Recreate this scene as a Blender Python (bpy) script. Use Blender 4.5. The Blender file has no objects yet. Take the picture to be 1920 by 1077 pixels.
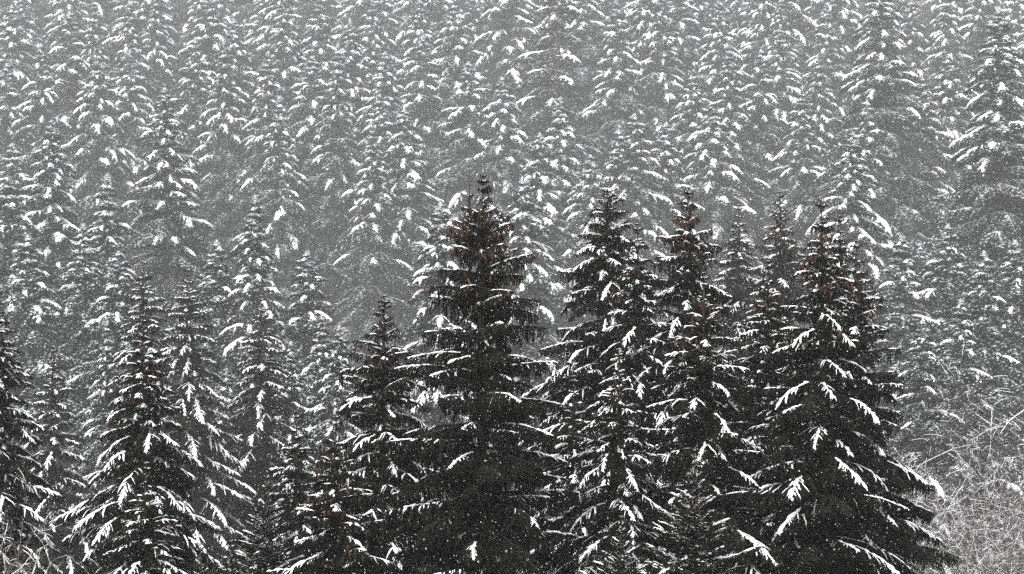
import bpy, math, random
import numpy as np

scene = bpy.context.scene
C = scene.collection
R = math.radians

# ------------------------------------------------------------------ camera
LENS = 65.0
TAN = 18.0 / LENS
cam_d = bpy.data.cameras.new('camera')
cam_d.lens = LENS
cam_d.sensor_width = 36.0
cam_d.clip_end = 2000
cam_d.dof.use_dof = True
cam_d.dof.focus_distance = 26
cam_d.dof.aperture_fstop = 5.6
cam = bpy.data.objects.new('camera', cam_d)
C.objects.link(cam)
cam.location = (0, 0, 0)
cam.rotation_euler = (R(90), 0, 0)
scene.camera = cam

# ------------------------------------------------------------------ light
SUN_EL, SUN_AZ = 55, 205          # soft light through thick snow cloud, high over the camera's left shoulder
w = bpy.data.worlds.new('World')
scene.world = w
w.use_nodes = True
nt = w.node_tree
bg = nt.nodes['Background']
sky = nt.nodes.new('ShaderNodeTexSky')
sky.sky_type = 'NISHITA'
sky.sun_disc = False
sky.sun_elevation = R(SUN_EL)
sky.sun_rotation = R(SUN_AZ)
sky.dust_density = 6
hs = nt.nodes.new('ShaderNodeHueSaturation')   # cloud cover takes the blue out of the sky
hs.inputs['Saturation'].default_value = 0.10
nt.links.new(sky.outputs['Color'], hs.inputs['Color'])
nt.links.new(hs.outputs['Color'], bg.inputs['Color'])
bg.inputs['Strength'].default_value = 0.15
sl = bpy.data.lights.new('sun', 'SUN')
sl.energy = 1.5
sl.angle = R(25)
sl.color = (1.0, 0.985, 0.96)
sun = bpy.data.objects.new('sun', sl)
C.objects.link(sun)
sun.rotation_euler = (R(90 - SUN_EL), 0, R(180 - SUN_AZ))   # SUN_AZ counts clockwise from +y

scene.view_settings.view_transform = 'Standard'
scene.view_settings.look = 'None'
scene.view_settings.gamma = 1
scene.view_settings.exposure = 1.12
scene.render.engine = 'CYCLES'
cy = scene.cycles
cy.max_bounces = 5
cy.diffuse_bounces = 3
cy.glossy_bounces = 1
cy.volume_bounces = 1
cy.transmission_bounces = 0
cy.use_denoising = False         # the snowfall is fine grain: keep it

HAZE_DENSITY = 0.0009

# ------------------------------------------------------------------ helpers
def unit(v):
    return v / np.maximum(np.linalg.norm(v, axis=-1, keepdims=True), 1e-9)

class Geo:
    """triangle soup gathered as numpy blocks"""
    def __init__(self):
        self.v, self.f, self.n = [], [], 0
    def add(self, v, f):
        if len(v) == 0: return
        self.v.append(np.asarray(v, float)); self.f.append(np.asarray(f, int) + self.n); self.n += len(v)
    def arrays(self):
        if not self.v: return np.zeros((0, 3)), np.zeros((0, 3), int)
        return np.concatenate(self.v), np.concatenate(self.f)

def mesh_from(name, v, f, mat, smooth=False):
    me = bpy.data.meshes.new(name)
    me.vertices.add(len(v)); me.vertices.foreach_set('co', np.ascontiguousarray(v, dtype=np.float32).ravel())
    k = f.shape[1]
    me.loops.add(len(f) * k); me.loops.foreach_set('vertex_index', np.ascontiguousarray(f, dtype=np.int32).ravel())
    me.polygons.add(len(f))
    me.polygons.foreach_set('loop_start', np.arange(0, len(f) * k, k, dtype=np.int32))
    if smooth: me.polygons.foreach_set('use_smooth', np.ones(len(f), dtype=bool))
    me.materials.append(mat)
    me.update(calc_edges=True)
    return me

def link(name, me, parent=None):
    o = bpy.data.objects.new(name, me)
    C.objects.link(o)
    if parent is not None: o.parent = parent
    return o

def spikes(B, D, L, Rr, full=True):
    """needled twigs: slim bipyramids (or three-sided spikes when far away)"""
    B = np.asarray(B); D = unit(np.asarray(D)); L = np.asarray(L)[:, None]; Rr = np.asarray(Rr)[:, None]
    N = len(B)
    a = np.where(np.abs(D[:, 2:3]) < 0.9, np.array([[0, 0, 1.0]]), np.array([[1.0, 0, 0]]))
    u = unit(np.cross(D, a)); w_ = np.cross(D, u)
    mid = B + D * L * (0.3 if full else 0.0)
    ring = [mid + Rr * (math.cos(t) * u + math.sin(t) * w_) for t in (0.5, 2.6, 4.7)]
    tip = B + D * L
    if full:
        v = np.stack([B] + ring + [tip], 1).reshape(-1, 3)
        base = np.array([[0, 2, 1], [0, 3, 2], [0, 1, 3], [4, 1, 2], [4, 2, 3], [4, 3, 1]])
        k = 5
    else:
        v = np.stack(ring + [tip], 1).reshape(-1, 3)
        base = np.array([[3, 0, 1], [3, 1, 2], [3, 2, 0]])
        k = 4
    f = (np.arange(N)[:, None, None] * k + base[None]).reshape(-1, 3)
    return v, f

def tube(P, w_, h_, k=6, flat=0.35, lift=0.0):
    """a lumpy tube along P, flattened below (snow) or round (flat = 1, wood)"""
    P = np.asarray(P, float); n = len(P)
    T = unit(np.gradient(P, axis=0))
    up0 = np.array([0, 0, 1.0])
    S = np.cross(T, up0)
    bad = np.linalg.norm(S, axis=1) < 0.15
    S[bad] = np.array([1.0, 0, 0])
    S = unit(S); U = np.cross(S, T)
    ang = np.arange(k) * 2 * math.pi / k
    ca = np.cos(ang); sa = np.sin(ang); sa = np.where(sa < 0, sa * flat, sa)
    w_ = np.asarray(w_)[:, None, None]; h_ = np.asarray(h_)[:, None, None]
    V = P[:, None] + S[:, None] * w_ * ca[None, :, None] + U[:, None] * (h_ * sa[None, :, None] + lift)
    V = V.reshape(-1, 3)
    i = np.arange(n - 1)[:, None] * k; j = np.arange(k)[None]; j2 = (j + 1) % k
    a, b, c, d = i + j, i + j2, i + k + j2, i + k + j
    F = np.concatenate([np.stack([a, b, c], -1).reshape(-1, 3), np.stack([a, c, d], -1).reshape(-1, 3)])
    capa = np.array([[0, q + 1, q] for q in range(1, k - 1)])
    capb = (n - 1) * k + np.array([[0, q, q + 1] for q in range(1, k - 1)])
    return V, np.concatenate([F, capa, capb])

# ------------------------------------------------------------------ materials
def new_mat(name):
    m = bpy.data.materials.new(name); m.use_nodes = True
    nt = m.node_tree; b = nt.nodes['Principled BSDF']
    b.inputs['Specular IOR Level'].default_value = 0.15
    return m, nt, b

def noise_node(nt, scale, detail=4, coord='Object'):
    tc = nt.nodes.new('ShaderNodeTexCoord'); n = nt.nodes.new('ShaderNodeTexNoise')
    n.inputs['Scale'].default_value = scale; n.inputs['Detail'].default_value = detail
    nt.links.new(tc.outputs[coord], n.inputs['Vector'])
    return n

def ramp(nt, src, p0, c0, p1, c1):
    r = nt.nodes.new('ShaderNodeValToRGB')
    r.color_ramp.elements[0].position = p0; r.color_ramp.elements[0].color = (*c0, 1)
    r.color_ramp.elements[1].position = p1; r.color_ramp.elements[1].color = (*c1, 1)
    nt.links.new(src, r.inputs['Fac'])
    return r

def needle_mat(name, dark, light, dust_haze, dscale, d0=0.5, d1=0.62):
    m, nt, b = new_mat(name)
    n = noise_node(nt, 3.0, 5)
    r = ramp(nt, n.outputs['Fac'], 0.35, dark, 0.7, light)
    # powder caught on the upper side of the twigs; on far trees it also paints in haze
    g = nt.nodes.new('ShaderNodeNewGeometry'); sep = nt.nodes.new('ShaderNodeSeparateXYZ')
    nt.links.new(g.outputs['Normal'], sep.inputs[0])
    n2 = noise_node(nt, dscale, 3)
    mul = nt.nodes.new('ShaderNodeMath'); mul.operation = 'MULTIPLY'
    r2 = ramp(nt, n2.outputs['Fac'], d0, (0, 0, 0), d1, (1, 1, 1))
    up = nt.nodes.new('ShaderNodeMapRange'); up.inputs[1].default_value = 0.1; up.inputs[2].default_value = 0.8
    up.inputs[4].default_value = dust_haze
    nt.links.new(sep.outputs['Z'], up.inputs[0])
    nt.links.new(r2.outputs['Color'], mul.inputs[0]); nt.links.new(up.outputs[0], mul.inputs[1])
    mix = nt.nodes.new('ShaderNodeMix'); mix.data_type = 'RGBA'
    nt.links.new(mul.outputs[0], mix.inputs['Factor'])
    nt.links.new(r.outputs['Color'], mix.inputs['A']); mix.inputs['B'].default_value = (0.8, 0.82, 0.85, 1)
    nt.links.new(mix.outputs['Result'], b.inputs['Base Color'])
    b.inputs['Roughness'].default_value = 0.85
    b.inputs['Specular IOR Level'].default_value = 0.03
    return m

M_needle = needle_mat('spruce_needles', (0.003, 0.0038, 0.0026), (0.011, 0.013, 0.008), 0.06, 30.0)
M_frost_haze = needle_mat('frost_haze_needles', (0.02, 0.023, 0.02), (0.06, 0.065, 0.06), 0.9, 6.0, 0.38, 0.54)  # far needles: rimed, and paled further so the haze veil is in their colour

M_snow, nt, b = new_mat('fresh_snow')
n = noise_node(nt, 26, 5); bp = nt.nodes.new('ShaderNodeBump'); bp.inputs['Strength'].default_value = 0.5
bp.inputs['Distance'].default_value = 0.02
nt.links.new(n.outputs['Fac'], bp.inputs['Height']); nt.links.new(bp.outputs['Normal'], b.inputs['Normal'])
r = ramp(nt, n.outputs['Fac'], 0.3, (0.80, 0.81, 0.83), 0.7, (0.90, 0.90, 0.91)); nt.links.new(r.outputs['Color'], b.inputs['Base Color'])
b.inputs['Roughness'].default_value = 0.9

M_bark, nt, b = new_mat('spruce_bark')
n = noise_node(nt, 14, 6); r = ramp(nt, n.outputs['Fac'], 0.35, (0.022, 0.016, 0.012), 0.7, (0.085, 0.06, 0.045))
nt.links.new(r.outputs['Color'], b.inputs['Base Color'])
bp = nt.nodes.new('ShaderNodeBump'); bp.inputs['Strength'].default_value = 0.8; bp.inputs['Distance'].default_value = 0.03
nt.links.new(n.outputs['Fac'], bp.inputs['Height']); nt.links.new(bp.outputs['Normal'], b.inputs['Normal'])
b.inputs['Roughness'].default_value = 0.9

M_redbark, nt, b = new_mat('reddish_bark')
n = noise_node(nt, 8, 6); r = ramp(nt, n.outputs['Fac'], 0.35, (0.07, 0.05, 0.045), 0.7, (0.17, 0.125, 0.11))
nt.links.new(r.outputs['Color'], b.inputs['Base Color']); b.inputs['Roughness'].default_value = 0.9

M_cone, nt, b = new_mat('spruce_cone_scales')
oi = nt.nodes.new('ShaderNodeObjectInfo'); n = noise_node(nt, 60, 3)
ad = nt.nodes.new('ShaderNodeMath'); ad.operation = 'MULTIPLY_ADD'; ad.inputs[1].default_value = 0.5
nt.links.new(oi.outputs['Random'], ad.inputs[0]); nt.links.new(n.outputs['Fac'], ad.inputs[2])
r = ramp(nt, ad.outputs[0], 0.3, (0.024, 0.012, 0.008), 1.0, (0.09, 0.042, 0.026)); nt.links.new(r.outputs['Color'], b.inputs['Base Color'])
b.inputs['Roughness'].default_value = 0.6

M_twig, nt, b = new_mat('shrub_bark')
n = noise_node(nt, 5, 4); r = ramp(nt, n.outputs['Fac'], 0.3, (0.05, 0.046, 0.043), 0.7, (0.15, 0.14, 0.135))
nt.links.new(r.outputs['Color'], b.inputs['Base Color']); b.inputs['Roughness'].default_value = 0.9

M_ground, nt, b = new_mat('snowy_forest_floor')
n = noise_node(nt, 0.9, 8); r = ramp(nt, n.outputs['Fac'], 0.58, (0.05, 0.046, 0.042), 0.72, (0.78, 0.79, 0.81))
nt.links.new(r.outputs['Color'], b.inputs['Base Color']); b.inputs['Roughness'].default_value = 0.95

# ------------------------------------------------------------------ terrain
GY = [-70, -12, 0, 4, 12, 22, 40, 100, 144, 180, 288, 396, 500]
GZ = [16, 1.5, -1.9, -5, -6.9, -7.3, -7.8, -16, -21, -16.8, 18, 56, 97]
def ground(x, y):
    z = np.interp(y, GY, GZ)
    k = np.clip((np.asarray(y) - 30) / 40, 0, 1)
    return z + k * (0.5 * np.sin(x * 0.21 + 1.3) * np.cos(y * 0.13) + 0.3 * np.sin(x * 0.47 + y * 0.38))

def at(px, py, d):
    return (px - 960) / 960 * TAN * d, d, (538.5 - py) / 960 * TAN * d

xs = np.linspace(-220, 220, 221); ys = np.linspace(-70, 500, 301)
X, Y = np.meshgrid(xs, ys)
Z = ground(X, Y) + 0.12 * np.sin(X * 1.7 + Y) * np.sin(Y * 1.3 - X * 0.6)
V = np.stack([X, Y, Z], -1).reshape(-1, 3)
nx = len(xs); i = (np.arange(len(ys) - 1)[:, None] * nx + np.arange(nx - 1)[None]).ravel()
F = np.stack([i, i + 1, i + nx + 1, i + nx], -1)
g = link('ground', mesh_from('ground', V, F, M_ground, True)); g['kind'] = 'structure'
g['label'] = 'snow-dusted forest floor rising into a steep hillside'

# ------------------------------------------------------------------ boughs
def bough(rng, L, th0, th1, style, lod):
    """one spruce bough along +x: returns needle mesh, snow mesh, points cones hang from"""
    hi = lod == 0
    N, S = Geo(), Geo()
    n = max(5, int(L / (0.12 if hi else 0.35)) + 1)
    s = np.linspace(0, 1, n)
    th = R(th0) + (R(th1) - R(th0)) * s ** 1.2 + rng.normal(0, 0.05, n)
    yaw = rng.normal(0, 0.10) * np.sin(s * 3 + rng.uniform(0, 6)) * 2
    step = L / (n - 1)
    d = np.stack([np.cos(th) * np.cos(yaw), np.cos(th) * np.sin(yaw), np.sin(th)], -1) * step
    P = np.concatenate([np.zeros((1, 3)), np.cumsum(d[:-1], 0)])
    T = unit(np.gradient(P, axis=0))
    def pos(q): return np.array([np.interp(q, s, P[:, c]) for c in range(3)]).T
    def tan(q): return unit(np.array([np.interp(q, s, T[:, c]) for c in range(3)]).T)
    # wood of the bough
    r0 = 0.010 + 0.009 * L
    N.add(*tube(P, r0 * (1.05 - s) + 0.004, r0 * (1.05 - s) + 0.004, 4 if hi else 3, 1.0))
    sb, sd, slen, srad = [], [], [], []
    hangpts = []
    heavy = {'curtain': 0.75, 'arc': 1.0, 'young': 0.8, 'far': 1.0}[style]
    # snow ridge along the spine, broken into pads
    def snow_strip(Q, w0, h0, gap):
        m = len(Q)
        wv = w0 * (rng.uniform(0.45, 1.45, m) if hi else rng.uniform(0.55, 1.35, m))
        wv[0] *= 0.35; wv[-1] *= 0.45
        keep = rng.random() > gap
        if keep: S.add(*tube(Q, wv, wv * h0, 6 if hi else 4, 0.4, lift=w0 * 0.25))
    q0 = rng.uniform(0.12, 0.3) if not hi else rng.uniform(0.15, 0.5) if style != 'young' else 0.08
    m = max(4, int(L / (0.10 if hi else 0.3)))
    qs = np.linspace(q0, 0.985, m)
    base_w = (0.022 + 0.008 * min(L, 2)) * heavy if hi else 0.078 + 0.028 * min(L, 2.4)
    cut = (rng.integers(2, 5) if hi and L > 0.7 else 2 if L > 1.8 else 1)
    for part in np.array_split(np.arange(m), cut):
        if len(part) < 2: continue
        a, e = max(part[0] - 1, 0), part[-1]
        qq = np.linspace(qs[a], qs[e], max(4 if hi else 3, len(part) + 1))
        Q = pos(qq); Q[:, 1] += rng.normal(0, 0.010 if hi else 0.02, len(Q))
        snow_strip(Q, base_w * rng.uniform(0.7, 1.3) * (0.75 + 0.4 * np.mean(qq)), 0.75, 0.12 if hi else 0.06)
    # side branchlets
    sp = (0.075 if style != 'young' else 0.065) if hi else 0.17
    cnt = max(3, int(L * 0.9 / sp))
    for side in (-1, 1):
        for q in np.linspace(0.10, 0.985, cnt) + rng.normal(0, 0.35 / cnt, cnt):
            q = float(np.clip(q, 0.05, 0.99))
            l = L * 0.40 * (1 - q) ** 0.75 * min(1, 0.45 + q * 2.0) * rng.uniform(0.65, 1.2) + (0.06 if hi else 0.14)
            if style == 'curtain': l *= 0.85
            p = pos(np.array([q]))[0]; t = tan(np.array([q]))[0]
            ph = side * R(rng.uniform(42, 66) - 22 * q)
            dx = np.array([t[0] * math.cos(ph) - t[1] * math.sin(ph), t[0] * math.sin(ph) + t[1] * math.cos(ph), 0])
            dx = dx / max(np.linalg.norm(dx), 1e-6)
            if style == 'curtain': pa, pb = R(rng.uniform(-30, 0)), R(rng.uniform(-85, -45))
            elif style == 'young': pa, pb = R(rng.uniform(-5, 20)), R(rng.uniform(-10, 15))
            else: pa, pb = math.asin(np.clip(t[2], -1, 1)) * 0.8 + R(rng.uniform(-15, 0)), R(rng.uniform(-72, -35))
            k = (4 if hi else 3)
            pit = np.linspace(pa, pb, k)
            dd = np.stack([np.cos(pit) * dx[0], np.cos(pit) * dx[1], np.sin(pit)], -1) * (l / k)
            Q = np.concatenate([p[None], p + np.cumsum(dd, 0)])
            # needled twigs on it
            stp = 0.042 if hi else 0.14
            mm = max(2, int(l / stp))
            qq = np.linspace(0.08, 1, mm)
            qi = np.linspace(0, 1, len(Q))
            B = np.array([np.interp(qq, qi, Q[:, c]) for c in range(3)]).T
            tq = unit(np.gradient(B, axis=0)) if mm > 1 else np.repeat(dx[None], mm, 0)
            lat = unit(np.cross(tq, np.array([0, 0, 1.0])) + 1e-6)
            for sg in (-1, 1):
                sb.append(B); sd.append(tq * 0.8 + lat * sg * rng.uniform(0.4, 1.0, (mm, 1)) + np.array([0, 0, -1]) * rng.uniform(-0.15, 0.5, (mm, 1)))
                slen.append(rng.uniform(0.055, 0.115, mm) if hi else rng.uniform(0.16, 0.34, mm))
                srad.append(rng.uniform(0.008, 0.013, mm) if hi else rng.uniform(0.03, 0.055, mm))
            hmax = {'curtain': 0.36, 'arc': 0.20, 'young': 0.07, 'far': 0.42}[style]
            mk = rng.random(mm) < (0.75 if hi else 0.85)
            if mk.any() and style != 'young':
                nb = mk.sum()
                sb.append(B[mk]); sd.append(np.array([0, 0, -1.0]) + rng.normal(0, 0.16, (nb, 3)))
                slen.append(rng.uniform(0.3, 1, nb) * hmax * min(1, 0.45 + L * 0.4)); srad.append(rng.uniform(0.008, 0.015, nb) if hi else rng.uniform(0.03, 0.06, nb))
            if rng.random() < (0.80 if not hi or style == 'young' else 0.85 if style == 'arc' else 0.62) * (1 if style == 'young' else min(1, max(0.06, (q - 0.3) * 2.2)) if hi else min(0.9, max(0.12, (q - 0.15) * 2.0))) and l > 0.07:
                e = rng.uniform(0.35, 0.95) if style != 'curtain' else rng.uniform(0.25, 0.7)
                qq2 = np.linspace(0.0, e, (5 if l > 0.25 else 4) if hi else 3)
                Q2 = np.array([np.interp(qq2, qi, Q[:, c]) for c in range(3)]).T
                Q2 += rng.normal(0, 0.006 if hi else 0.015, Q2.shape)
                snow_strip(Q2, base_w * (rng.uniform(0.28, 0.62) if hi else rng.uniform(0.35, 0.65)), 0.75, 0.0)
            hangpts.append(Q[-1] if rng.random() < 0.5 else Q[len(Q) // 2])
    # twigs along the spine and at its tip
    mm = max(4, int(L / (0.04 if hi else 0.2)))
    qq = np.linspace(0.08, 1, mm); B = pos(qq); tq = tan(qq)
    for a in range(3):
        sb.append(B); sd.append(tq + np.array([0, 0, -0.6]) * rng.uniform(0, 1.4, (mm, 1)) + rng.normal(0, 0.5, (mm, 3)))
        slen.append(rng.uniform(0.05, 0.10, mm) if hi else rng.uniform(0.15, 0.3, mm)); srad.append(rng.uniform(0.008, 0.013, mm) if hi else rng.uniform(0.03, 0.05, mm))
    hangpts.append(P[-1])
    N.add(*spikes(np.concatenate(sb), np.concatenate(sd), np.concatenate(slen), np.concatenate(srad), hi))
    return N.arrays(), S.arrays(), np.array(hangpts)

rng = np.random.default_rng(7)
SIZES = [0.16, 0.3, 0.5, 0.8, 1.15, 1.55, 2.0, 2.5, 3.0]
LIB = {}
STY = {'curtain': ((8, 20), (-22, 2)), 'arc': ((2, 16), (-50, -28)), 'young': ((10, 22), (2, 18))}
for style, (ra, rb) in STY.items():
    for si, L in enumerate(SIZES):
        if style == 'young' and L > 1.3: continue
        out = []
        for v in range(3 if L > 2.3 else 4):
            (nv, nf), (sv, sf), hp = bough(rng, L, rng.uniform(*ra), rng.uniform(*rb), style, 0)
            out.append((mesh_from('branch', nv, nf, M_needle), mesh_from('snow', sv, sf, M_snow, True), hp))
        LIB[style, si] = out
FAR = {}
for si, L in enumerate(SIZES):
    FAR[si] = [bough(rng, L, rng.uniform(2, 18), rng.uniform(-58, -28), 'far', 1) for v in range(5)]

def nearest(L):
    return int(np.argmin([abs(math.log(L / q)) for q in SIZES]))

# ------------------------------------------------------------------ cones
def cone_mesh():
    k, prof = 8, [(0, 0.004), (-0.012, 0.014), (-0.035, 0.022), (-0.06, 0.024), (-0.09, 0.021), (-0.115, 0.014), (-0.135, 0.004)]
    G = Geo(); vs = []
    for a, (z, r_) in enumerate(prof):
        for c in range(k):
            t = (c + 0.5 * (a % 2)) * 2 * math.pi / k
            rr = r_ * (1.12 if (a + c) % 2 else 0.9)
            vs.append((rr * math.cos(t), rr * math.sin(t), z))
    fs = []
    for a in range(len(prof) - 1):
        for c in range(k):
            p, q, r_, s_ = a * k + c, a * k + (c + 1) % k, (a + 1) * k + (c + 1) % k, (a + 1) * k + c
            fs += [(p, s_, r_), (p, r_, q)]
    return np.array(vs), np.array(fs)
CV, CF = cone_mesh()
ME_CONE = mesh_from('cone', CV, CF, M_cone)

def trunk_geo(H, r0, rng, top_extra=0.0, fork=None):
    n = 14; s = np.linspace(0, 1, n)
    P = np.stack([0.04 * np.sin(s * 5 + rng.uniform(0, 6)) * (s < 0.98), 0.04 * np.sin(s * 4 + rng.uniform(0, 6)) * (s < 0.98), s * H - 0.15 * (s == 0)], -1)
    P[-1, :2] = 0
    rad = r0 * (1 - s) ** 0.85 + 0.007
    rad[0] *= 1.25
    G = Geo(); G.add(*tube(P, rad, rad, 8, 1.0))
    if fork is not None:
        dx, dz, len_ = fork
        q = np.linspace(0, 1, 6)
        Q = np.stack([dx * np.minimum(1, q * 2.2), 0.05 * q, H - dz - len_ + q * len_], -1)
        rr = 0.045 * (1 - q) ** 0.8 + 0.006
        G.add(*tube(Q, rr, rr, 7, 1.0))
    return G.arrays()

def rot(az, pitch, roll):
    ca, sa, cp, sp, cr, sr = math.cos(az), math.sin(az), math.cos(pitch), math.sin(pitch), math.cos(roll), math.sin(roll)
    Rz = np.array([[ca, -sa, 0], [sa, ca, 0], [0, 0, 1]]); Ry = np.array([[cp, 0, -sp], [0, 1, 0], [sp, 0, cp]])
    Rx = np.array([[1, 0, 0], [0, cr, -sr], [0, sr, cr]])
    return Rz @ Ry @ Rx

from mathutils import Matrix

def add_snow(me, branch, si):
    q = link('snow', me, branch)
    if si <= 3: q['kind'] = 'stuff'          # crumbs too small to tell apart

def near_tree(label, px, py, d, seed, wide=0.5, power=0.85, wmax=2.6, style='mix', cones=60, cone_depth=2.5,
              density=1.0, group=None, fork=None, skip=0.05, bare=0.4, top_pitch=38, low_pitch=-8):
    """a spruce whose boughs can be told apart: trunk, branch (> snow), cone"""
    rng = np.random.default_rng(seed)
    size = 0.6 if d < 50 else 1.12                  # the front rows are small trees, those behind full grown
    d *= size
    x, y, zt = at(px, py, d)
    gz = float(ground(x, y)); H = (zt - gz) / size
    t = bpy.data.objects.new('spruce_tree', None); C.objects.link(t)
    t.location = (x, y, gz); t.scale = (size,) * 3; t['label'] = label; t['category'] = 'tree'
    if group: t['group'] = group
    tv, tf = trunk_geo(H, 0.045 + 0.011 * H, rng, fork=fork)
    link('trunk', mesh_from('trunk', tv, tf, M_bark, True), t)
    zvis = -5.6 / 36 * d * 1.12 / size                     # lower boughs out of view may be sparser
    cand = []
    def put(z, az, L, pitch, ax=0.0):
        L = max(L, 0.05)
        st = style
        if style == 'mix': st = 'curtain' if rng.random() < 0.45 else 'arc'
        if st == 'young' and L > 1.3: st = 'arc'
        si = nearest(L); me, sn, hp = LIB[st, si][rng.integers(len(LIB[st, si]))]
        k = L / SIZES[si]
        rm = rot(az, pitch, rng.normal(0, 0.10))
        mt = np.eye(4); mt[:3, :3] = rm * k; mt[:3, 3] = (ax, 0, z)
        o = link('branch', me, t); o.matrix_local = Matrix(mt.tolist())
        if rng.random() > min(0.62, max(0.0, (down_of(z) - 1.2) * 0.13)) * bare: add_snow(sn, o, si)
        if down_of(z) < cone_depth * 1.6 and L > 0.2:
            wp = hp @ (rm.T * k) + mt[:3, 3]
            cand.extend([(p, down_of(z)) for p in wp[rng.random(len(wp)) < 0.5]])
    def down_of(z): return H - z
    def crown(top, ax, wide_, zmin, leader):
        z = top - 0.26; a0 = rng.uniform(0, 6.28); first = True
        while z > zmin:
            dn = top - z
            w_ = min(wide_ * dn ** power, wmax) * min(1, 0.30 + 0.5 * dn)
            below = gz / size + z < zvis
            m = int(rng.integers(5, 7)) if dn > 0.8 else 4
            if dn > 4: m += 1
            a0 += rng.uniform(0.4, 1.2)
            for c in range(m):
                if rng.random() < skip: continue
                az = a0 + c * 6.283 / m + rng.normal(0, 0.16)
                L = w_ * rng.uniform(0.78, 1.16) * (1.12 if rng.random() < 0.12 else 1)
                f = min(1, dn / 3.5)
                pt = R(top_pitch) * (1 - f) ** 2 + R(low_pitch) * f + rng.normal(0, 0.09)
                put(z + rng.normal(0, 0.05), az, L, pt, ax)
            if dn > 1.1 and not below:              # short inner boughs that close the crown
                for c in range(int(2 * density + rng.random())):
                    put(z - rng.uniform(0.06, 0.2), rng.uniform(0, 6.28), w_ * rng.uniform(0.4, 0.72), R(rng.uniform(-25, 5)), ax)
            z -= (0.19 + min(0.18, 0.05 * dn)) * rng.uniform(0.85, 1.2) / density * (2.4 if below else 1)
    if fork is not None:
        dx, dz, len_ = fork
        crown(H - dz, dx, wide * 0.72, H - dz - len_ * 0.9, True)
    crown(H, 0, wide, 1.4, True)
    # the bare leader with its buds
    for zz in (0.0, 0.13):
        for c in range(4): put(H - zz - 0.02, c * 1.57 + zz * 9, 0.055 if zz < 0.05 else 0.10, R(35))
    if cones and cand:
        wgt = np.array([math.exp(-(c[1] / cone_depth) ** 2) + 0.03 for c in cand]); wgt /= wgt.sum()
        pick = rng.choice(len(cand), min(cones, len(cand)), replace=False, p=wgt)
        for q in pick:
            p = cand[q][0]
            o = link('cone', ME_CONE, t); k = rng.uniform(0.8, 1.15)
            o.location = (p[0], p[1], p[2] + 0.01); o.rotation_euler = (rng.normal(0, 0.2), rng.normal(0, 0.2), rng.uniform(0, 6)); o.scale = (k, k, k)
    return t

DARK = 'dark spruces standing close in front of the slope'
near_tree('tallest dark spruce with two tops and hanging brown cones, standing in front of all others', 906, 330, 36, 11,
          wide=0.60, power=0.68, wmax=2.1, style='curtain', cones=290, cone_depth=1.7, density=0.86, bare=0.7, fork=(-0.27, 0.14, 1.25), low_pitch=-6)
near_tree('small dark spruce with brown cones close beside the two-topped spruce', 720, 555, 38, 12, wide=0.55, power=0.75, wmax=1.6, style='mix', cones=60, cone_depth=1.6)
near_tree('short spruce thick with reddish cones beneath the small dark spruce', 630, 782, 34, 13, wide=0.50, power=0.85, wmax=2.0, style='mix', cones=110, cone_depth=1.6)
near_tree('broad blunt-topped spruce with long snowy boughs at the edge of the clearing', 1140, 350, 47, 14, wide=0.74, power=0.62, wmax=2.3, style='mix', cones=60, cone_depth=1.4)
near_tree('slim spruce with cones tucked between the blunt-topped and the rust-topped spruce', 1195, 420, 44, 15, wide=0.42, power=0.85, wmax=1.9, style='arc', cones=40, cone_depth=1.4)
near_tree('spruce whose pointed top is rust brown with clustered cones', 1290, 352, 44, 16, wide=0.52, power=0.78, wmax=2.3, style='mix', cones=150, cone_depth=1.3)
near_tree('dark spruce with brown coned tip standing before the rust-topped spruce', 1320, 512, 39, 17, wide=0.52, power=0.85, wmax=2.3, style='mix', cones=80, cone_depth=1.2)
near_tree('thin grey spruce fading into the haze behind the dark group', 1385, 385, 60, 18, wide=0.42, power=0.85, wmax=2.0, style='arc', cones=20)
near_tree('narrow spruce with a column of brown cones near its tip, half in haze', 1462, 360, 53, 19, wide=0.45, power=0.82, wmax=2.2, style='mix', cones=110, cone_depth=1.3)
near_tree('middle-sized dark spruce with coned tip before the narrow hazy one', 1440, 490, 42, 20, wide=0.46, power=0.85, wmax=2.0, style='mix', cones=70, cone_depth=1.1)
near_tree('large dark spruce with long bare leader and coned top, beside the scrub', 1540, 375, 38, 21, wide=0.42, power=0.82, wmax=1.75, style='mix', cones=130, cone_depth=1.7, density=1.05, bare=0.95)
near_tree('wide spruce whose long lower boughs reach over the snowy scrub', 1605, 452, 41, 22, wide=0.44, power=0.85, wmax=2.15, style='mix', cones=60, cone_depth=1.2, bare=0.7)
near_tree('needle-thin spire rising between the two spruces beside the scrub', 1575, 405, 47, 23, wide=0.3, power=0.85, wmax=1.8, style='mix', cones=20, cone_depth=1)
near_tree('snow-edged bushy spruce just beside the lower boughs of the two-topped spruce', 1160, 655, 38, 24, wide=0.5, power=0.85, wmax=2.1, style='arc', cones=40, cone_depth=1.2)
near_tree('thin grey sapling spire close behind the two-topped spruce', 1077, 705, 44, 25, wide=0.4, power=0.8, wmax=1.3, style='arc', cones=16, cone_depth=0.8)
near_tree('young spruce with stiff upswept snowy twigs below the dark group', 1302, 845, 33, 26, wide=0.5, power=0.85, wmax=1.6, style='young', cones=16, low_pitch=6, density=1.7)
near_tree('little young spruce tip with upswept snowy twigs under the bushy spruce', 1165, 970, 32, 27, wide=0.62, power=0.85, wmax=1.5, style='young', cones=0, low_pitch=10, density=1.7)
near_tree('dark spruce dotted with reddish cones and wide arching snowy boughs over its lower half', 268, 592, 42, 28, wide=0.47, power=0.9, wmax=2.6, style='arc', cones=70, cone_depth=1.8, density=1.1)
near_tree('grey spruce spire directly behind the arching coned spruce', 270, 485, 56, 29, wide=0.42, power=0.85, wmax=2.2, style='arc', cones=0)
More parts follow.
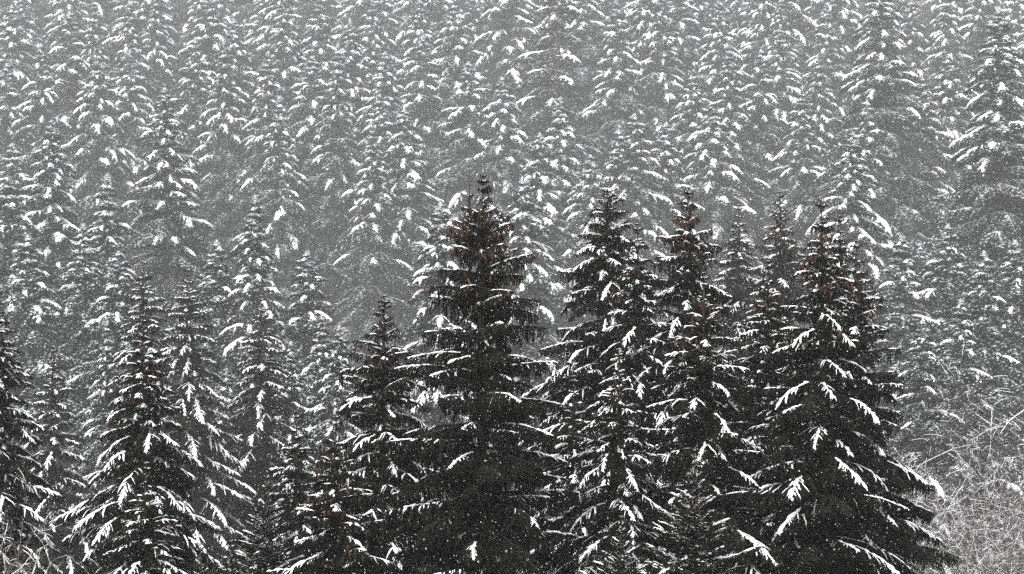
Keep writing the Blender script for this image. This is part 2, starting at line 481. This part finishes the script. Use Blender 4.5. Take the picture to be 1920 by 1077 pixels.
near_tree('grey spruce with tiered snowy boughs beside the grey spire', 352, 500, 55, 30, wide=0.46, power=0.85, wmax=2.4, style='arc', cones=0)
near_tree('dark little spruce in front of the arching coned spruce', 275, 868, 37, 31, wide=0.5, power=0.88, wmax=1.9, style='arc', cones=30, cone_depth=0.8, density=1.1)
near_tree('slim grey spruce standing alone behind the bare snowy twigs', 100, 650, 50, 32, wide=0.4, power=0.85, wmax=1.8, style='arc', cones=0)
near_tree('dark spruce with snowy drooping boughs next to the slim grey one', -6, 540, 45, 33, wide=0.40, power=0.85, wmax=1.6, style='arc', cones=30, density=1.1)
near_tree('grey spruce with coned tip on the open flank of the hillside', 490, 555, 57, 34, wide=0.44, power=0.88, wmax=2.3, style='arc', cones=30, cone_depth=1)
near_tree('young pale spruce with snow-heavy arching boughs behind the cone-thick short spruce', 555, 772, 44, 35, wide=0.48, power=0.88, wmax=2.0, style='arc', cones=0)
near_tree('stiff young spruce with candle tip beside the cone-thick short spruce', 500, 885, 39, 36, wide=0.5, power=0.85, wmax=1.8, style='young', cones=0, low_pitch=4, density=1.6)
near_tree('smallest spruce sapling with candle tip near the stiff young spruce', 433, 1015, 36, 37, wide=0.55, power=0.85, wmax=1.3, style='young', cones=0, low_pitch=8, density=1.6)
near_tree('spruce sapling hidden among the boughs of the dark little spruce', 375, 1022, 38, 38, wide=0.5, power=0.85, wmax=1.3, style='young', cones=0, low_pitch=8, density=1.6)
near_tree('small pointed spruce squeezed between the coned dark spruces', 1478, 625, 39, 39, wide=0.4, power=0.85, wmax=1.6, style='mix', cones=20, cone_depth=0.8)

# ------------------------------------------------------------------ far spruces on the slope
def far_template(seed, H, wide, power, wmax, cones=0, skip=0.06, dens=1.0, bare_below=0.12, trunk_r=None, snowy=3.0):
    rng = np.random.default_rng(seed)
    N, S, K = Geo(), Geo(), Geo()
    z = H - 0.35; a0 = 0
    while z > H * bare_below:
        dn = H - z
        w_ = min(wide * dn ** power, wmax) * min(1, 0.32 + 0.32 * dn)
        m = int(rng.integers(5, 7)); a0 += rng.uniform(0.4, 1.2)
        for c in range(m):
            if rng.random() < skip: continue
            L = w_ * rng.uniform(0.7, 1.2)
            az = a0 + c * 6.283 / m + rng.normal(0, 0.2); f = min(1, dn / 4)
            rm = rot(az, R(35) * (1 - f) ** 2 + R(-6) * f + rng.normal(0, 0.10), rng.normal(0, 0.12))
            si = nearest(max(L, 0.16)); k = L / SIZES[si]
            (nv, nf), (sv, sf), hp = FAR[si][rng.integers(5)]
            off = np.array([0, 0, z + rng.normal(0, 0.08)])
            N.add(nv @ (rm.T * k) + off, nf)
            if rng.random() > min(0.85, max(0.0, (dn - snowy) * 0.15)): S.add(sv @ (rm.T * k) + off, sf)
            if cones and dn < 3.2 and rng.random() < cones:
                for p in hp[rng.random(len(hp)) < 0.25]:
                    K.add(CV * 1.5 + (p @ (rm.T * k) + off), CF)
        for c in range(2 if dn > 1.5 else 0):       # inner boughs that keep the snow off
            L = w_ * rng.uniform(0.45, 0.8); si = nearest(max(L, 0.16)); k = L / SIZES[si]
            rm = rot(rng.uniform(0, 6.28), R(rng.uniform(-28, -4)), 0)
            (nv, nf), _, hp = FAR[si][rng.integers(5)]
            N.add(nv @ (rm.T * k) + np.array([0, 0, z - rng.uniform(0.1, 0.3)]), nf)
        z -= (0.23 + min(0.23, 0.05 * dn)) * rng.uniform(0.8, 1.25) / dens * (1.5 if dn > H * 0.65 else 1)
    # leader
    for c in range(5):
        b_ = np.array([[0, 0, H - 0.05 - 0.09 * c]] * 4); a = np.arange(4) * 1.57 + c
        N.add(*spikes(b_, np.stack([np.cos(a), np.sin(a), np.full(4, 0.8)], -1), np.full(4, 0.12 + 0.05 * c), np.full(4, 0.03), False))
        if c: S.add(*tube(np.array([[-0.05, 0, H - 0.09 * c], [0.0, 0.02, H - 0.09 * c + 0.02], [0.06, 0, H - 0.09 * c]]), [0.03, 0.06, 0.03], [0.03, 0.05, 0.03], 4, 0.4))
    tv, tf = trunk_geo(H, trunk_r or 0.05 + 0.011 * H, rng)
    nv, nf = N.arrays(); sv, sf = S.arrays()
    res = {'H': H, 'trunk': mesh_from('trunk', tv, tf, M_bark, True), 'crown': mesh_from('crown', nv, nf, M_frost_haze),
           'snow': mesh_from('snow', sv, sf, M_snow, True)}
    if cones:
        kv, kf = K.arrays(); res['cones'] = mesh_from('cones', kv, kf, M_cone)
    return res

TPL = [far_template(101, 15.5, 0.56, 0.80, 3.0), far_template(102, 15.5, 0.40, 0.86, 2.3), far_template(103, 15.5, 0.70, 0.70, 3.1),
       far_template(104, 15.5, 0.56, 0.80, 3.0, cones=0.7), far_template(105, 15.5, 0.42, 0.86, 2.4, cones=0.6), far_template(106, 15.5, 0.60, 0.78, 3.1, skip=0.28, dens=0.9),
       far_template(108, 15.5, 0.50, 0.84, 2.8), far_template(109, 15.5, 0.36, 0.90, 2.2, skip=0.12)]
BIGT = far_template(112, 26, 0.50, 0.78, 4.6, snowy=5.0)
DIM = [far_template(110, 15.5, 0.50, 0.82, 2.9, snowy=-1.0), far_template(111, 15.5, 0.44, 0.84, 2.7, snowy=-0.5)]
LOOK = ['evenly tapered pale spruce heavy with snow standing on the hazy far slope', 'slim pale spruce with short snowy boughs standing on the hazy far slope',
        'broad-shouldered pale spruce with long snowy boughs standing on the hazy far slope', 'broad pale spruce with rusty cones near its top standing on the hazy far slope',
        'slim pale spruce with rusty cones near its top standing on the hazy far slope', 'gappy pale spruce with missing boughs standing on the hazy far slope',
        'evenly tapered pale spruce heavy with snow standing on the hazy far slope', 'slim pale spruce with short snowy boughs standing on the hazy far slope']
GRP = ['evenly tapered spruces on the far slope', 'slim spruces on the far slope', 'broad-shouldered spruces on the far slope', 'broad coned spruces on the far slope',
       'slim coned spruces on the far slope', 'gappy spruces on the far slope', 'evenly tapered spruces on the far slope', 'slim spruces on the far slope']
OLD = far_template(107, 17, 0.45, 0.65, 2.2, skip=0.42, dens=0.8, bare_below=0.3, trunk_r=0.30)
OLD['trunk'].materials[0] = M_redbark

prng = random.Random(5)
PLACED = []
def far_tree(x, y, H, tp, label, group, rz=None, wscale=None):
    k = H / tp['H']
    t = bpy.data.objects.new('spruce_tree', None); C.objects.link(t)
    t.location = (x, y, float(ground(x, y)))
    ws = k * (wscale or prng.uniform(0.88, 1.12))
    t.scale = (ws, ws, k); t.rotation_euler = (prng.uniform(-0.02, 0.02), prng.uniform(-0.02, 0.02), prng.uniform(0, 6.28) if rz is None else rz)
    t['label'] = label; t['category'] = 'tree'; t['group'] = group
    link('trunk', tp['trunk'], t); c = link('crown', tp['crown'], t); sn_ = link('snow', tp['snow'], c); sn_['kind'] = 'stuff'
    if 'cones' in tp:
        o = link('cones', tp['cones'], c); o['kind'] = 'stuff'
    PLACED.append((x, y))
    return t

TOPS = [(30, 10), (84, 83), (180, 105), (176, -10), (240, 0), (288, -15), (400, -10), (365, 72), (427, 75), (240, 92), (320, 165), (447, 36),
        (88, 225), (35, 268), (190, 325), (500, 96), (580, 105), (630, 80), (597, -10), (695, -5), (783, -8), (850, -2), (715, 96), (800, 66),
        (720, 176), (765, 202), (876, 116), (953, 145), (515, 180), (541, -15), (660, 36), (1055, 182), (1165, -4), (1246, -18), (1350, -5), (1180, 213),
        (1240, 228), (1155, 242), (1335, 190), (1365, 82), (1425, 94), (1470, 55), (1458, -12), (1555, 5), (1538, 100), (1640, -55), (1870, 14), (1780, 102),
        (1696, 124), (1720, 140), (1650, 165), (1625, 188), (1585, 248), (470, 365), (600, 590), (635, 610), (205, 600), (430, 690), (548, 640), (822, 378),
        (1300, 130), (1010, 250), (130, 20), (1110, 290), (980, 330), (10, 120), (0, 330), (700, 230), (1500, 160), (1900, 240)]
BIG = {(1870, 14): 152, (88, 225): 146, (320, 165): 155, (1585, 248): 145, (1640, -55): 200}
def solve(px, py, H):
    t = (538.5 - py) / 960 * TAN
    for d in np.arange(150, 400, 0.5):
        x = (px - 960) / 960 * TAN * d
        if t * d - float(ground(x, d)) - H * (0.94 + (d - 180) / 80 * 0.15) <= 0: return d
    return 400
for i, (px, py) in enumerate(TOPS):
    H0 = prng.uniform(28, 33)
    d = BIG[px, py] if (px, py) in BIG else solve(px, py, H0) if py < 300 else {365: 110, 378: 100, 325: 140, 330: 140}.get(py, 66 + (i * 7) % 20)
    x, y, zt = at(px, py, d)
    H = zt - float(ground(x, y))
    k = (i * 5 + i // 8) % 8
    if (px, py) in BIG: far_tree(x, y, H, BIGT, wscale=1.12, label='towering grey spruce with long arching boughs at the foot of the far slope', group='towering spruces at the slope foot')
    elif py < 300: far_tree(x, y, H, TPL[k], LOOK[k], GRP[k])
    else: far_tree(x, y, H, TPL[k], 'grey spruce rising from the valley floor between the dark trees and the far slope', 'grey spruces on the valley floor')
xo, yo, zo = at(1035, -90, 232)
far_tree(xo, yo, zo - float(ground(xo, yo)), OLD, 'sparse old spruce with bare reddish trunk among the snow-laden ones', 'old spruce on the far slope', rz=0.6, wscale=1.25)
for i, (px, py, d) in enumerate([(60, 440, 112), (165, 420, 118), (220, 470, 100), (415, 450, 112), (575, 470, 112), (1700, 440, 122), (1765, 420, 128), (1835, 470, 116), (1905, 450, 126), (1800, 560, 100), (1730, 600, 92)]):
    x, y, zt = at(px, py, d)
    far_tree(x, y, zt - float(ground(x, y)), DIM[i % 2], 'grey spruce rising from the valley floor between the dark trees and the far slope', 'grey spruces on the valley floor', wscale=1.15)
# the forest goes on above and behind
for y in np.arange(250, 330, 11):
    half = TAN * y * 1.12
    for x in np.arange(-half, half, 11):
        xx, yy = x + prng.uniform(-3, 3), y + prng.uniform(-3, 3)
        H = prng.uniform(27, 37)
        py = 538.5 - (float(ground(xx, yy)) + H) / yy / TAN * 960
        if py > -25 or py < -420 or min((xx - a) ** 2 + (yy - b_) ** 2 for a, b_ in PLACED) < 49: continue
        k = prng.randrange(8)
        far_tree(xx, yy, H, TPL[k], LOOK[k], GRP[k])

# ------------------------------------------------------------------ leafless snowy shrubs
def shrub_geo(seed, H, stems, spread, lean=0.0):
    rng = np.random.default_rng(seed)
    W, S = Geo(), Geo()
    def grow(p, d, L, r, lev):
        n = 5 if lev < 2 else 3
        P = [p]; dd = d.copy()
        for q in range(n):
            dd = unit(dd + rng.normal(0, 0.15, 3) + np.array([lean * 0.05, 0, -0.05 * lev]))
            P.append(P[-1] + dd * L / n)
        P = np.array(P); rr = np.linspace(r, r * 0.45, len(P))
        W.add(*tube(P, rr, rr, 3, 1.0))
        if rng.random() < 0.16:
            sw = rr * 0.55 + 0.0025
            Q = P.copy(); Q[:, 2] += rr * 0.8
            S.add(*tube(Q, sw * rng.uniform(0.6, 1.2, len(P)), sw * 1.3, 3, 0.4))
        if lev < 3:
            for c in range([7, 7, 8][lev]):
                q = rng.uniform(0.3, 1.0); i = min(int(q * n), n - 1)
                b_ = P[i] + (P[i + 1] - P[i]) * (q * n - i)
                t = unit(P[i + 1] - P[i])
                nd = unit(t * 0.9 + rng.normal(0, 0.55, 3) + np.array([0, 0, 0.10]))
                grow(b_, nd, L * rng.uniform(0.30, 0.48), r * 0.52, lev + 1)
    for sidx in range(stems):
        a = rng.uniform(0, 6.28)
        d = unit(np.array([math.cos(a) * spread + lean, math.sin(a) * spread, 1.0]))
        grow(np.array([math.cos(a) * 0.15, math.sin(a) * 0.15, -0.1]), d, H * rng.uniform(0.4, 0.68), 0.014, 0)
    wv, wf = W.arrays(); sv, sf = S.arrays()
    return mesh_from('stems', wv, wf, M_twig), mesh_from('snow', sv, sf, M_snow, True)
SH = [shrub_geo(201, 6, 7, 0.4), shrub_geo(202, 6, 7, 0.5, -0.12), shrub_geo(203, 6, 8, 0.45, 0.1)]
def shrub(px, py, d, k, label, group=None, rz=0):
    x, y, zt = at(px, py, d); gz = float(ground(x, y)); s = (zt - gz) / 4.8
    t = bpy.data.objects.new('shrub', None); C.objects.link(t)
    t.location = (x, y, gz); t.scale = (s, s, s); t.rotation_euler = (0, 0, rz)
    t['label'] = label; t['category'] = 'shrub'
    if group: t['group'] = group
    link('stems', SH[k][0], t); q = link('snow', SH[k][1], t); q['kind'] = 'stuff'
LS = 'leafless thicket shrub with snow-coated twigs beside the wide spruce'
for q, (px, py, d) in enumerate([(1775, 780, 46), (1845, 755, 50), (1910, 770, 45), (1800, 860, 40), (1870, 890, 38), (1735, 830, 48), (1935, 850, 41), (1700, 900, 44)]):
    shrub(px, py, d, q % 3, LS, 'snowy scrub beside the wide spruce', q * 1.1)
LS2 = 'leafless shrub with long thin snow-lined stems below the slim grey spruce'
for q, (px, py, d) in enumerate([(5, 880, 24), (50, 930, 23.5), (-45, 850, 25), (95, 985, 24)]):
    shrub(px, py, d, (q + 1) % 3, LS2, 'snowy scrub below the slim grey spruce', q * 0.9)
shrub(1965, 630, 44, 1, 'tall leafless shrub whose snowy twigs reach out beside the thicket', None, 2.0)

# ------------------------------------------------------------------ falling snow
rng = np.random.default_rng(99)
NF = 110000
yy = np.where(rng.random(NF) < 0.5, (rng.random(NF) ** (1 / 2.2)) * 20 + 3.5, (rng.random(NF) ** (1 / 2.0)) * 95 + 22.0)
xx = rng.uniform(-1, 1, NF) * (TAN * yy * 1.18 + 1.5)
zz = rng.uniform(-1, 1, NF) * (TAN * 0.561 * yy * 1.18 + 1.5)
ok = zz > ground(xx, yy) + 0.1
c = np.stack([xx, yy, zz], -1)[ok]; nf = len(c)
size = rng.lognormal(math.log(0.0030), 0.42, nf)[:, None, None] * np.clip(c[:, 1] / 26, 0.6, 2.4)[:, None, None]
tet = np.array([[1, 0.2, -0.5], [-0.9, 0.5, -0.4], [0.1, -1, -0.3], [0.1, 0.2, 1.3]])
verts = np.repeat(tet[None], nf, 0) * size * rng.uniform(0.6, 1.4, (nf, 4, 3))
th = rng.uniform(0, 6.28, nf); cs, sn = np.cos(th)[:, None], np.sin(th)[:, None]
flip = np.where(rng.random(nf) < 0.5, 1.0, -1.0)[:, None]
vx, vy = verts[..., 0] * cs - verts[..., 1] * sn, verts[..., 0] * sn + verts[..., 1] * cs
verts = np.stack([vx, vy, verts[..., 2] * 1.3 * flip], -1) + c[:, None]
ff = np.array([[0, 1, 3], [1, 2, 3], [2, 0, 3], [1, 0, 2]])
faces = (np.arange(nf)[:, None, None] * 4 + ff[None]).reshape(-1, 3)
o = link('falling_snow', mesh_from('falling_snow', verts.reshape(-1, 3), faces, M_snow))
o['kind'] = 'stuff'; o['label'] = 'snowflakes falling through the air over the whole valley'; o['category'] = 'snow'

# ------------------------------------------------------------------ haze
m = bpy.data.materials.new('haze_air'); m.use_nodes = True
nt = m.node_tree; nt.nodes.remove(nt.nodes['Principled BSDF'])
pv = nt.nodes.new('ShaderNodeVolumePrincipled')
pv.inputs['Color'].default_value = (0.94, 0.95, 0.96, 1)
pv.inputs['Density'].default_value = HAZE_DENSITY
pv.inputs['Anisotropy'].default_value = 0.2
nt.links.new(pv.outputs['Volume'], nt.nodes['Material Output'].inputs['Volume'])
x0, x1, y0, y1, z0, z1 = -223, 223, -73, 503, -24, 100
bv = np.array([(a, b_, c_) for a in (x0, x1) for b_ in (y0, y1) for c_ in (z0, z1)])
bf = np.array([(0, 1, 3, 2), (4, 6, 7, 5), (0, 4, 5, 1), (2, 3, 7, 6), (0, 2, 6, 4), (1, 5, 7, 3)])
hz = link('haze', mesh_from('haze', bv, bf, m))
hz['kind'] = 'stuff'; hz['label'] = 'pale snow haze filling the valley air'; hz['category'] = 'haze'
